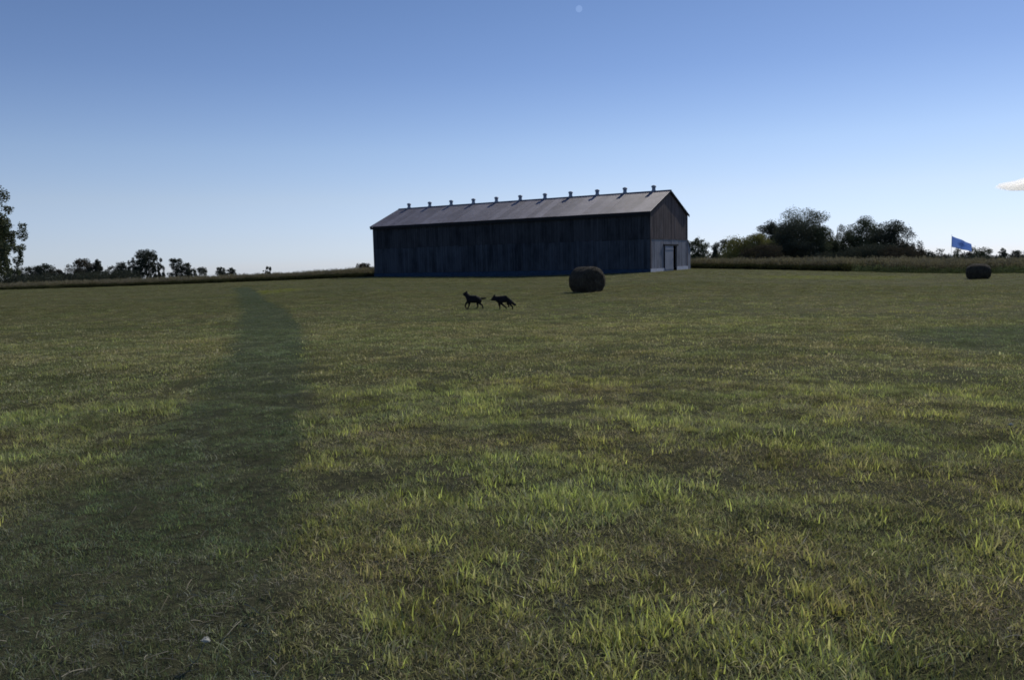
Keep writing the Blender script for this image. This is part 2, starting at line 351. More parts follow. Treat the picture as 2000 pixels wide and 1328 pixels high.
# ------------------------------------------------------------------ weeds along the field's edge
WB = (.115, .095, .072); WG = (.085, .090, .045); WT = (.27, .23, .18); WD = (.035, .035, .022)
WT_ = [tuft('w', 46, .5, .55, 1.0, .035, .25, [WB, WG, WD, WB], weed_m, .02, 3, seed=21, head=(3, .09, [WT, WB, WT])),
       tuft('w', 46, .5, .5, .95, .04, .35, [WG, WG, WD, WB], weed_m, .05, 3, seed=22, head=(2, .09, [WG, WT, WB])),
       tuft('w', 36, .45, .6, 1.15, .03, .3, [WB, WT, WB], weed_m, .0, 3, seed=23, head=(4, .08, [WT, (.11, .08, .075), WT])),
       tuft('w', 50, .5, .4, .8, .05, .4, [WD, WD, WG], weed_m, .1, 3, seed=24, head=(5, .12, [WD, WG]))]
azp = lambda p: math.atan2(ray(p, 530).x, ray(p, 530).y)
def weeds(px0, px1, depth, dens, hh, name, label, off=0.0):
    a0 = math.atan2(ray(px0, 530).x, ray(px0, 530).y); a1 = math.atan2(ray(px1, 530).x, ray(px1, 530).y)
    n = int(dens*(a1-a0)*90*depth); az = rng.uniform(a0, a1, n); db = bound_d(az); dd = rng.random(n)**1.5*depth
    r = db+dd+off+1.2*(fbm(az*90, az*0, 3, 5)-.5); x = np.sin(az)*r; y = np.cos(az)*r; z = hgt(x, y)-.05
    front = (dd < 1.3) & ((az < azp(1655)) | (rng.random(n) < .25)); pick = rng.random(n); g = fbm(x/8, y/8, 2, 77)
    edge_soft = (dd < 2.5) & (az > azp(1655)); idx = np.where(edge_soft, 1, 3)*0+np.where(edge_soft, 1, np.where(front, 3, np.where(pick < .35, 0, np.where(pick < .5+.3*(g-.5), 1, 2))))
    hp = hh(az); s = hp*rng.uniform(.65, 1.18, n)*(.8+.4*g)*np.where(front, .75, 1)*np.where(edge_soft, .15+.3*dd, 1)
    t = rng.uniform(.75, 1.2, n)*(.8+.4*g); tone = np.column_stack([t*np.where(edge_soft, .95, .97), t*np.where(edge_soft, 1.25, 1.0), t*.92, np.ones(n)])
    make_scatter(name, np.column_stack([x, y, z]), np.column_stack([rng.normal(0, .06, n), rng.normal(0, .06, n), rng.uniform(0, 6.28, n)]), s, idx, tone, WT_, label)
weeds(-300, 770, 20, 5.5, lambda a: np.interp(a, [azp(-300), azp(0), azp(400), azp(700), azp(800)], [.7, .72, .9, 1.15, 1.2]), 'tall_weeds', 'band of brown tall weeds along the field left of barn')
weeds(1325, 2350, 22, 5.5, lambda a: np.interp(a, [azp(1325), azp(1500), azp(1700), azp(2000), azp(2300)], [1.25, 1.35, 1.35, 1.1, 1.1]), 'tall_weeds', 'band of brown tall weeds along the field right of barn')

# ------------------------------------------------------------------ trees
def crown_mesh(name, blobs, n, leaf, mat, seed, droop=0.0):
    r = np.random.default_rng(seed); B = np.array([b[:3] for b in blobs]); rad = np.array([b[3:6] for b in blobs])
    vol = rad.prod(1)**(1/1.5); w = r.choice(len(B), n, p=vol/vol.sum())
    d = r.normal(size=(n, 3)); d /= np.linalg.norm(d, axis=1)[:, None]; q = r.random(n)**.42
    q = q*(1+.35*(r.random(n) < .12)*r.random(n))
    P = B[w]+d*q[:, None]*rad[w]
    if droop:
        P[:, 2] -= droop*r.random(n)**3
    a = r.normal(size=(n, 3)); a /= np.linalg.norm(a, axis=1)[:, None]; b = np.cross(a, r.normal(size=(n, 3))); b /= np.linalg.norm(b, axis=1)[:, None]
    s = leaf*r.uniform(.55, 1.35, (n, 1)); v = np.stack([P-a*s*.5-b*s*.3, P+a*s*.6-b*s*.05, P+b*s*.5], 1).reshape(-1, 3)
    me = bpy.data.meshes.new(name); me.vertices.add(3*n); me.vertices.foreach_set('co', v.astype(np.float32).ravel())
    me.loops.add(3*n); me.loops.foreach_set('vertex_index', np.arange(3*n, dtype=np.int32)); me.polygons.add(n)
    me.polygons.foreach_set('loop_start', np.arange(0, 3*n, 3, dtype=np.int32)); me.update(calc_edges=True); me.materials.append(mat); return me
def tree(name, label, cat, px, top, hw, d, mat='dark', shape='round', dens=1.0, gaps=.3, group='trees beyond the field', bottom=.15, leaf=None, seed=None):
    seed = seed if seed is not None else int(px*7+top); r = random.Random(seed)
    b = at(px, 540, d); z0 = H(b.x, b.y)-.1; topz = at(px, top, d).z; h = topz-z0; w = hw*d/FPX*1.28
    root = empty(name, (b.x, b.y, z0)); tag(root, label, cat, group)
    blobs = []; ch = h*(1-bottom); zc = h*bottom
    if shape == 'cone':
        for i in range(16):
            t = (i+.5)/16
            for k in range(3): 
                a = r.uniform(0, 6.28); rr = w*(1-t)**.75*.5; blobs.append((math.cos(a)*rr, math.sin(a)*rr, zc+ch*t*.94, max(.25, w*(1-t)**.75*.6), max(.25, w*(1-t)**.75*.6), ch*.07))
    elif shape == 'columns':      # open crown of upright sprays
        m = 44
        for i in range(m):
            a = r.uniform(0, 6.28); q = math.sqrt(r.random()); t = r.random()
            env = math.sqrt(max(0.05, 1-q*q*.8)); zt = zc+ch*(.12+.80*t)*env
            s = w*r.uniform(.12, .24); blobs.append((math.cos(a)*q*w*.85, math.sin(a)*q*w*.85, zt, s, s, s*r.uniform(1.0, 1.9)))
    else:
        m = int(34+30*(1-gaps))
        for i in range(m):
            a = r.uniform(0, 6.28); q = r.random()**.5; t = r.random()
            prof = math.sin(math.pi*min(1, .20+.72*t))**.5
            if shape == 'spread': prof = .55+.45*t
            if shape == 'spire': prof = (1-t)**.5*.95+.1
            s = w*r.uniform(.17, .36)*(1-.25*gaps)
            blobs.append((math.cos(a)*q*w*.88*prof, math.sin(a)*q*w*.88*prof, min(zc+ch*(.08+.84*t), zc+ch-s*.55), s, s, s*r.uniform(.55, .85)))
        blobs.append((r.uniform(-.15, .15)*w, 0, zc+ch*.90, w*.22, w*.22, ch*.10))
        if gaps < .5:
            for tz in (.22, .45, .66): blobs.append((r.gauss(0, .08)*w, r.gauss(0, .08)*w, zc+ch*tz, w*.62*(1-gaps*.6), w*.62*(1-gaps*.6), ch*.22))
    area = w*2*ch; lf = leaf or max(.16, d*.0011)
    n = int(min(30000, area/(lf*lf)*10*dens*(1-.55*gaps))+400)
    mb = MB(); lean = r.uniform(-.03, .03)*h; tr = max(.05, h*.022)
    tp = [(0, 0, 0), (lean*.3, 0, h*.25), (lean, .1, h*.55), (lean*1.1, 0, h*.85)]
    mb.tube(tp, [tr, tr*.8, tr*.5, tr*.15], 7)
    limbs = r.sample(blobs, min(len(blobs), 9))
    for bl in limbs:
        z = min(h*.6, max(h*.12, bl[2]*.55)); st = Vector((lean*.7, 0, z)); en = Vector(bl[:3]); md_ = (st+en)/2+Vector((0, 0, -.05*h*r.random()))
        mb.tube([st, md_, en], [tr*.4, tr*.25, tr*.07], 5, False)
    mb.build('trunk', bark, root)
    link('crown', crown_mesh('crown', blobs, n, lf, LEAF[mat], seed), None, root)
    return root
G1 = 'trees in the wood right of the barn'; G2 = 'trees on the skyline left of the barn'; G3 = 'low trees at far right skyline'
tree('leafy_tree', 'small round dark green tree just right of the barn', 'tree', 1364, 462, 20, 130, 'green', gaps=.1, group=G1, bottom=.05)
tree('leafy_tree', 'tiny dark pointed shrub between two rounder trees right of barn', 'tree', 1397, 480, 9, 120, 'dark', 'cone', gaps=0, group=G1, bottom=0)
tree('leafy_tree', 'pale grey green thin tree behind the pointed shrub', 'tree', 1416, 466, 22, 170, 'pale', gaps=.5, group=G1, bottom=.05)
tree('leafy_tree', 'yellowish olive low broad tree, the yellowest of the wood', 'tree', 1444, 462, 36, 140, 'olive', gaps=.1, group=G1, bottom=.02)
tree('leafy_tree', 'olive domed tree joining the yellow tree to the dark wood', 'tree', 1480, 456, 32, 138, 'olive', gaps=.1, group=G1, bottom=.02, seed=5)
tree('leafy_tree', 'dark round topped tree at left shoulder of tallest tree', 'tree', 1511, 431, 30, 155, 'dark', gaps=.1, group=G1, bottom=.05)
tree('leafy_tree', 'tallest dark tree of the wood with a spiky top', 'tree', 1567, 405, 44, 150, 'green', 'round', gaps=.05, dens=1.2, group=G1, bottom=.02)
tree('leafy_tree', 'dark bushy tree standing before the foot of the tallest tree', 'tree', 1548, 430, 44, 140, 'dark', gaps=.05, group=G1, bottom=0, seed=9)
tree('leafy_tree', 'brownish bushy tree leaning out right of the tallest tree', 'tree', 1602, 440, 22, 142, 'green', gaps=.25, group=G1, bottom=.1)
tree('leafy_tree', 'thin see through tree of upright sprays right of tallest tree', 'tree', 1636, 428, 32, 150, 'green', 'columns', dens=1.25, gaps=.5, group=G1, bottom=.12)
tree('leafy_tree', 'open crowned tree, middle one of the three right of the gap', 'tree', 1688, 423, 40, 148, 'green', 'round', dens=1.0, gaps=.45, group=G1, bottom=.1)
tree('leafy_tree', 'ragged dark tree with thin twiggy right side at wood end', 'tree', 1738, 428, 38, 145, 'dark', 'round', dens=1.0, gaps=.4, group=G1, bottom=.05)
tree('leafy_tree', 'low twiggy tree sloping down at right end of the wood', 'tree', 1772, 456, 24, 143, 'brown', 'columns', dens=.8, gaps=.6, group=G1, bottom=.02)
tree('leafy_tree', 'low dark rounded bush under the gap in the wood', 'bush', 1618, 490, 30, 135, 'dark', gaps=.05, group='low bushes at the foot of the wood', bottom=0)
tree('leafy_tree', 'long low dark bush under the open crowned tree', 'bush', 1700, 478, 46, 136, 'dark', gaps=.1, group='low bushes at the foot of the wood', bottom=0)
tree('leafy_tree', 'dark brown bush below the ragged tree', 'bush', 1752, 482, 34, 134, 'brown', gaps=.1, group='low bushes at the foot of the wood', bottom=0)
tree('leafy_tree', 'dark bush in shade below the olive domed tree', 'bush', 1490, 478, 34, 132, 'brown', gaps=.1, group='low bushes at the foot of the wood', bottom=0)
for px, top, hw, mt, sh, lb in [
    (1812, 487, 20, 'dark', 'spread', 'small flat topped dark tree, first right of the wood'), (1842, 496, 16, 'brown', 'round', 'lowest brownish tree left of the blue flag'),
    (1868, 484, 15, 'green', 'columns', 'thin small tree behind the foot of the flag'), (1888, 492, 13, 'brown', 'round', 'small brown tree just under the flag corner'),
    (1912, 483, 18, 'green', 'round', 'rounded green tree right of the flag behind the hay bale'), (1935, 498, 10, 'pale', 'round', 'pale low tree between the rounded and the pointed tree'),
    (1957, 483, 17, 'dark', 'cone', 'pointed dark evergreen tree near right edge of view'), (1984, 489, 14, 'pale', 'round', 'pale thin tree right of the pointed evergreen'),
    (2006, 488, 14, 'dark', 'round', 'dark round tree cut by right edge of view')]:
    tree('small_tree', lb, 'tree', px, top, hw, 165, mt, sh, gaps=.15 if sh != 'columns' else .6, group=G3, bottom=.02)
for px, top, hw, mt, sh, lb in [
    (22, 524, 16, 'dark', 'round', 'dark low tree under the hanging boughs at left edge'), (60, 520, 17, 'dark', 'round', 'low tree with see through middle, second from left edge'),
    (87, 514, 17, 'dark', 'round', 'rounded dark tree, tallest of the first low clump'), (113, 526, 12, 'brown', 'round', 'small brownish tree sloping from the rounded tree'),
    (133, 534, 12, 'dark', 'round', 'lowest dark bushy tree of the left skyline'), (157, 504, 19, 'brown', 'round', 'brownish tree with feathery top above dark clump'),
    (178, 520, 12, 'dark', 'round', 'small dark tree filling between brownish and narrow tree'), (192, 505, 10, 'dark', 'spire', 'narrow upright dark tree with a pointed top'),
    (213, 511, 12, 'dark', 'columns', 'thin topped tree between narrow and sloping tree'), (240, 511, 15, 'dark', 'spire', 'sloping dark tree before the gap on the left skyline'),
    (261, 501, 13, 'dark', 'columns', 'thin airy tree left of the tallest skyline tree'), (287, 486, 19, 'dark', 'round', 'tallest dark tree of the left skyline'),
    (309, 493, 10, 'dark', 'columns', 'layered tree leaning on the right of the tallest'), (345, 503, 12, 'dark', 'round', 'dark tree, left one of the clump after the gap'),
    (365, 512, 10, 'dark', 'round', 'lower dark tree right of its taller neighbour after the gap'), (388, 515, 16, 'pale', 'columns', 'pale bare twiggy tree ending the third clump'),
    (432, 521, 9, 'dark', 'round', 'left of the two small trees on the bare skyline'), (453, 522, 8, 'dark', 'round', 'right of the two small trees on the bare skyline'),
    (523, 513, 8, 'dark', 'columns', 'small lone twiggy tree midway on the bare skyline')]:
    tree('skyline_tree', lb, 'tree', px, top, hw, 235, mt, sh, gaps=.12 if sh != 'columns' else .5, group=G2, bottom=.03, dens=1.1)
tree('round_bush', 'brown domed bush beside the barn left corner', 'bush', 711, 514, 15, 112, 'brown', gaps=0, group='bushes', bottom=0)
# dark thicket mass under the skyline trees
def thicket(name, label, px0, px1, d, toppx, mat, seed):
    bl = []; r = random.Random(seed); px = px0
    while px < px1:
        b = at(px, 545, d+r.uniform(-6, 6)); z0 = H(b.x, b.y); zt = at(px, toppx(px)+r.uniform(-2, 3), d).z; hh = (zt-z0)/2; bl.append((b.x, b.y, z0+hh, 2.2, 2.2, hh)); px += 5
    tag(link(name, crown_mesh(name, bl, 26000, .28, LEAF[mat], seed)), label, kind='stuff')
thicket('thicket', 'dark thicket under the left skyline trees', -120, 268, 228, lambda p: 537-(p/262)*12, 'dark', 3)
thicket('thicket', 'low dark scrub behind the weeds at the right', 1340, 2080, 150, lambda p: 496 if p < 1800 else 500, 'dark', 4)
thicket('thicket', 'dense undergrowth filling the wood right of the barn', 1425, 1785, 158, lambda p: np.interp(p, [1425, 1470, 1540, 1610, 1625, 1655, 1670, 1740, 1785], [478, 466, 452, 456, 474, 474, 458, 458, 486]), 'green', 6)
# large tree at left edge with drooping boughs
def big_tree():
    d = 62; b = at(-80, 560, d); z0 = H(b.x, b.y)-.1; root = empty('drooping_tree', (b.x, b.y, z0))
    tag(root, 'tall leafy tree with drooping boughs cut by left edge of view', 'tree'); r = random.Random(12)
    blobs = []; h = at(-60, 335, d).z-z0; w = 4.5
    mb = MB(); mb.tube([(0, 0, 0), (.1, 0, 1.5), (0, .1, h*.5), (.1, 0, h*.92)], [.24, .2, .14, .03], 9)
    for i in range(135):
        a = r.uniform(0, 6.28); t = r.random(); prof = math.sin(math.pi*(.14+.78*t))**.6; q = r.uniform(.45, .93)*w*prof
        e = Vector((math.cos(a)*q, math.sin(a)*q, h*(.22+.70*t)))
        s = Vector((0, 0, e.z*.75+.2)); m_ = (s+e)/2+Vector((0, 0, .35)); mb.tube([s, m_, e], [.05, .035, .012], 5, False)
        for k in range(3):
            c = m_.lerp(e, .2+.45*k) + Vector((r.gauss(0, .22), r.gauss(0, .22), r.gauss(-.1, .15))); sz = r.uniform(.26, .55)
            blobs.append((*c, sz, sz, sz*r.uniform(.6, 1.3)))
    for i in range(26):                          # hanging sprays
        a = r.uniform(-1.3, 1.3) if i % 2 else r.uniform(0, 6.28); q = r.uniform(.5, .80)*w; z = h*r.uniform(.28, .62); L = r.uniform(.7, 1.5)
        p = Vector((math.cos(a)*q, math.sin(a)*q, z)); mb.tube([p+Vector((-.5*math.cos(a), -.5*math.sin(a), .4)), p, p-Vector((0, 0, L))], [.02, .012, .004], 4, False)
        for k in range(4): blobs.append((p.x+r.gauss(0, .07), p.y+r.gauss(0, .07), p.z-L*k/4, .17, .17, .25))
    mb.build('trunk', bark, root)
    link('crown', crown_mesh('crown', blobs, 95000, .13, LEAF['green'], 5, .15), None, root)
big_tree()

# ------------------------------------------------------------------ barn
YAW = .5521; BL, BW, HE, HR = 32.87, 9.905, 5.58, 7.64
def plank_mat(name, c0, c1, c2, streak=.5):
    m, nt, b = new_mat(name, .85); oi = N(nt, 'ShaderNodeObjectInfo'); p = pos(nt); ps = pos(nt, (6, 6, .35))
    f = N(nt, 'ShaderNodeMath', operation='MULTIPLY_ADD'); nt.links.new(noise_tex(nt, pos(nt, (1, 1, .6)), .7, 4, .65, .36, .64), f.inputs[0]); f.inputs[1].default_value = .65
    g2 = N(nt, 'ShaderNodeMath', operation='MULTIPLY'); nt.links.new(oi.outputs['Random'], g2.inputs[0]); g2.inputs[1].default_value = .62; nt.links.new(g2.outputs[0], f.inputs[2])
    c = mix(nt, f.outputs[0], c0, c1); s = noise_tex(nt, ps, 1.5, 5, .7, .5, .78)
    sm = N(nt, 'ShaderNodeMath', operation='MULTIPLY'); nt.links.new(s, sm.inputs[0]); sm.inputs[1].default_value = streak
    c = mix(nt, sm.outputs[0], c, c2); nt.links.new(c, b.inputs['Base Color']); bump(nt, b, s, .5, .008); b.inputs['Specular IOR Level'].default_value = .15
    return m
M_tar = plank_mat('tarred_boards', (.011, .014, .019), (.044, .049, .058), (.095, .105, .115), .55)
M_tarlow = plank_mat('worn_tarred_boards', (.011, .016, .023), (.052, .064, .082), (.12, .13, .14), .55)
M_gab = plank_mat('weathered_brown_boards', (.050, .042, .045), (.125, .095, .092), (.26, .25, .26), .75)
M_gablow = plank_mat('weathered_grey_boards', (.11, .11, .13), (.26, .265, .30), (.46, .46, .50), .75)
M_dark = simple('barn_interior', (.012, .013, .016), .2)
M_found = simple('whitewashed_block', (.58, .58, .64), .2, rough=.9)
M_foundblue = simple('dark_blue_block', (.022, .045, .08), .25, rough=.9)  # dark blue block colour on the long sides; the gable footings are white
M_door = plank_mat('pale_grey_door', (.24, .25, .29), (.34, .35, .40), (.42, .42, .45), .5)
M_vent = simple('galvanised_vent', (.20, .24, .31), .3, rough=.5, metal=.3)
m, nt, b_ = new_mat('old_tin_roof', .5)
p = pos(nt); oi = N(nt, 'ShaderNodeObjectInfo')
c = mix(nt, noise_tex(nt, p, .5, 5, .65), (.098, .098, .130), (.222, .212, .255)); c = mix(nt, noise_tex(nt, p, 2.6, 5, .7, .46, .68), c, (.105, .088, .100))
c = mix(nt, noise_tex(nt, pos(nt, (5, .5, .5), True), 1.5, 4, .7, .45, .8), c, (.10, .095, .115)); c = mix(nt, oi.outputs['Random'], mix(nt, .30, c, (.07, .07, .085)), mix(nt, .30, c, (.34, .33, .37))); nt.links.new(c, b_.inputs['Base Color']); b_.inputs['Metallic'].default_value = .15
M_roof = m
barn = empty('tobacco_barn', (12.74, 74.12, .226), 0)
tag(barn, 'long black tobacco barn with grey tin roof and row of ridge vents', 'barn')
# local axes: x runs along the long wall away from the near corner, y runs back along the gable
barn.matrix_world = Matrix(((-math.cos(YAW), math.sin(YAW), 0, 12.74), (math.sin(YAW), math.cos(YAW), 0, 74.12), (0, 0, 1, .226), (0, 0, 0, 1))) @ Matrix.Identity(4)
# the frame above is left-handed, so use a proper rotation with y flipped instead
barn.matrix_world = Matrix(((math.cos(YAW), math.sin(YAW), 0, 12.74), (-math.sin(YAW), math.cos(YAW), 0, 74.12), (0, 0, 1, .226), (0, 0, 0, 1)))
# now +x points to the right past the gable, so the long wall lies at x = -BL..0, the gable at x = 0
SLOPE = (HR-HE)/(BW/2)
def rz(y): return HE+SLOPE*min(y, BW-y)
MID = 3.1; FND = .38
core = MB()
core.box(-BL+.05, -.06, .05, .14, -.4, HE-.02); core.box(-BL+.05, -.06, BW-.14, BW-.05, -.4, HE-.02)
core.build('inner_wall', M_dark, barn)
for x0 in (-BL+.06, -.14):
    gb = MB()
    for (y0, y1, z0) in ((.141, 3.4, -.4), (3.4, 6.7, 2.55), (6.7, BW-.141, -.4)) if x0 > -5 else ((.141, BW-.141, -.4),):
        ym = BW/2; ys = [y0]+([ym] if y0 < ym < y1 else [])+[y1]
        for ya, yb in zip(ys, ys[1:]):
            n = len(gb.v)
            for xx in (x0, x0+.08): gb.v += [(xx, ya, z0), (xx, yb, z0), (xx, yb, rz(yb)-.03), (xx, ya, rz(ya)-.03)]
            gb.f += [(n, n+1, n+2, n+3), (n+7, n+6, n+5, n+4), (n, n+4, n+5, n+1), (n+1, n+5, n+6, n+2), (n+2, n+6, n+7, n+3), (n+3, n+7, n+4, n)]
    gb.build('inner_gable', M_dark, barn)
MB().box(-6, -.3, .3, BW-.3, -.05, -.02).build('barn_floor', M_dark, barn)
# planks of the long front wall in two tiers; meshes shared
def plank_mesh(w, h, mat): return mesh('plank', *(lambda q: (q.v, q.f))(MB().box(0, w, 0, .03, 0, h)), mat)
nb = 110; pw = BL/nb
ups = [plank_mesh(pw-.018, HE-MID-.02+dz, M_tar) for dz in (0, -.03, .02)]
los = [plank_mesh(pw-.018, MID-FND-.02+dz, M_tarlow) for dz in (0, -.03, .02)]
for i in range(nb):
    x = -BL+i*pw+.009
    o = link('plank', random.choice(ups), None, barn, (x, random.uniform(-.012, .012), MID+.005)); o.rotation_euler.y = random.gauss(0, .0015)
    k = random.randrange(3); o = link('plank', los[k], None, barn, (x, random.uniform(-.012, .012)-.012, FND+random.uniform(0, .02)))
# gable planks
ng = 33; gw = BW/ng
for i in range(ng):
    y0 = i*gw+.008; y1 = (i+1)*gw-.008; xo = random.uniform(0, .015)
    v = [(xo, y0, MID+.01), (xo, y1, MID+.01), (xo, y1, rz(y1)-.03), (xo, y0, rz(y0)-.03)]; v += [(x+.03, y, z) for x, y, z in v]
    f = [(0, 3, 2, 1), (4, 5, 6, 7), (0, 1, 5, 4), (1, 2, 6, 5), (2, 3, 7, 6), (3, 0, 4, 7)]
    link('plank', mesh('plank', v, f, M_gab), None, barn)
    zb = 2.55 if 3.4 < (y0+y1)/2 < 6.7 else FND
    v = [(xo, y0, zb), (xo, y1, zb), (xo, y1, MID-.01), (xo, y0, MID-.01)]; v += [(x+.045, y, z) for x, y, z in v]
    link('plank', mesh('plank', v, f, M_gablow), None, barn)
# back walls as boarding
bk = MB(); bk.box(-BL, 0, BW-.04, BW, FND, HE); bk.build('back_wall', M_tar, barn)
bk = MB(); n = 0
for ya, yb in ((0, BW/2), (BW/2, BW)):
    n = len(bk.v)
    for xx in (-BL-.03, -BL+.02): bk.v += [(xx, ya, FND), (xx, yb, FND), (xx, yb, rz(yb)-.03), (xx, ya, rz(ya)-.03)]
    bk.f += [(n, n+1, n+2, n+3), (n+7, n+6, n+5, n+4), (n, n+4, n+5, n+1), (n+1, n+5, n+6, n+2), (n+2, n+6, n+7, n+3), (n+3, n+7, n+4, n)]
bk.build('far_gable', M_tar, barn)
o = MB().box(-BL-.03, .04, -.07, .04, -.6, FND-.01).build('foundation', M_foundblue, barn)
MB().box(.041, .10, -.03, 3.4, -.6, FND-.01).build('foundation', M_found, barn)['label'] = 'white block footing left of the gable door'
MB().box(.041, .10, 6.72, BW+.02, -.6, FND+.08).build('foundation', M_found, barn)['label'] = 'white block footing right of the gable door'
MB().box(-BL-.03, .04, BW-.03, BW+.05, -.6, FND-.01).build('foundation', M_foundblue, barn)
MB().box(.032, .075, -.02, .17, FND, HE-.03).build('corner_board', M_gab, barn)
MB().box(.032, .075, BW-.15, BW+.02, FND, HE-.03).build('corner_board', M_gab, barn)
MB().box(.046, .075, .175, BW-.155, MID-.05, MID+.07).build('belt_board', M_gab, barn)
# sliding door, track, jamb
dr = MB()
for i in range(8): dr.box(.10, .135, 3.45+i*.275, 3.45+i*.275+.262, .03, 2.45)
dr.box(.136, .16, 3.45, 5.63, .25, .40); dr.box(.136, .16, 3.45, 5.63, 2.1, 2.25)
door = dr.build('door', M_door, barn)
MB().box(.161, .19, 5.35, 5.42, 1.05, 1.3).build('handle', M_vent, door)
MB().box(.05, .17, 3.2, 6.95, 2.47, 2.62).build('door_track', M_dark, barn)
MB().box(.02, .09, 6.66, 6.78, 0, 2.46).build('door_post', M_dark, barn)
# roof: slopes laid in separate tin sheets with ribs
OH = .32; NS = 38; sw = (BL+.42)/NS; zr = HR+.09
def sheet(side):
    prof = [(0, 0)]; 
    for k in range(5):
        x = sw*(k+.5)/5; prof += [(x-.05, 0), (x-.02, .022), (x+.02, .022), (x+.05, 0)]
    prof += [(sw-.004, 0)]
    y0, z0 = BW/2, zr; ye = -OH if side < 0 else BW+OH; ze = zr-SLOPE*(BW/2+OH)
    v = []; n = len(prof)
    for (yy, zz) in ((y0, z0), (ye, ze)):
        for x, z in prof: v.append((x, yy, zz+z))
    for (yy, zz) in ((y0, z0-.015), (ye, ze-.015)): v += [(0, yy, zz), (sw-.004, yy, zz)]
    f = [(i, i+1, n+i+1, n+i) if side > 0 else (i, n+i, n+i+1, i+1) for i in range(n-1)]
    a = 2*n; f += [(a, a+1, a+3, a+2)] + [tuple([n+i for i in range(n)]+[a+3, a+2])] + [(0, n, a+2, a), (n-1, a+1, a+3, 2*n-1)]
    return mesh('roof_sheet', v, f, M_roof)
for side in (-1, 1):
    ms = sheet(side)
    for i in range(NS):
        link('roof_sheet', ms, None, barn, (-BL-.21+i*sw, 0, random.uniform(0, .012)))
MB().box(-BL-.21, .21, BW/2-.16, BW/2+.16, zr+.012, zr+.045).build('ridge_cap', M_vent, barn)
fa = MB()
for xx in (-BL-.17, .135):
    for sg in (0, 1):
        n = len(fa.v); ya = -OH+.02 if sg == 0 else BW/2; yb = BW/2 if sg == 0 else BW+OH-.02
        zf = lambda y: zr-.02-SLOPE*abs(y-BW/2)
        for x2 in (xx, xx+.04): fa.v += [(x2, ya, zf(ya)-.17), (x2, yb, zf(yb)-.17), (x2, yb, zf(yb)), (x2, ya, zf(ya))]
        fa.f += [(n, n+1, n+2, n+3), (n+7, n+6, n+5, n+4), (n, n+4, n+5, n+1), (n+1, n+5, n+6, n+2), (n+2, n+6, n+7, n+3), (n+3, n+7, n+4, n)]
fa.build('rake_board', M_dark, barn)
MB().box(-BL-.12, .13, -OH+.03, -OH+.06, HE-.24-SLOPE*OH+.02, HE-SLOPE*OH+.02).build('eave_board', M_dark, barn)
# ridge ventilators
vb = mesh('ventilator_base', *(lambda q: (q.v, q.f))(MB().box(-.16, .16, -.2, .2, -.10, .05)), M_vent)
q = MB(); q.lathe([(.19, .03), (.175, .12), (.175, .34)], 14); vn = mesh('neck', q.v, q.f, M_vent, True)
q = MB(); q.lathe([(.0, .32), (.20, .33), (.235, .36), (.235, .46), (.20, .50), (.12, .535), (.05, .55), (0, .56)], 14); vc = mesh('cap', q.v, q.f, M_vent, False)
for k in range(11):
    o = link('ridge_ventilator', vb, None, barn, (-(1.56+3.0*k), BW/2, zr+.04)); o.scale = (1, 1, 1)
    link('neck', vn, None, o); c_ = link('cap', vc, None, o); c_.rotation_euler.z = random.uniform(0, 1)
# lean-to on the back wall
lt = MB(); y0 = BW+.06; y1 = BW+.85
n = 0
for xx in (-6.0, .06): lt.v += [(xx, y0, -.3), (xx, y1, -.3), (xx, y1, 2.15), (xx, y0, 3.0)]
lt.f += [(0, 3, 2, 1), (4, 5, 6, 7), (0, 1, 5, 4), (1, 2, 6, 5), (2, 3, 7, 6), (3, 0, 4, 7)]
lo = lt.build('lean_to', M_gablow, barn)
q = MB(); q.v = [(-6.1, y0, 3.02), (.12, y0, 3.02), (.12, y1+.15, 2.02), (-6.1, y1+.15, 2.02)]; q.v += [(a_, b2, c2+.05) for a_, b2, c2 in q.v]
q.f = [(0, 3, 2, 1), (4, 5, 6, 7), (0, 1, 5, 4), (1, 2, 6, 5), (2, 3, 7, 6), (3, 0, 4, 7)]; q.build('lean_to_roof', M_dark, lo)

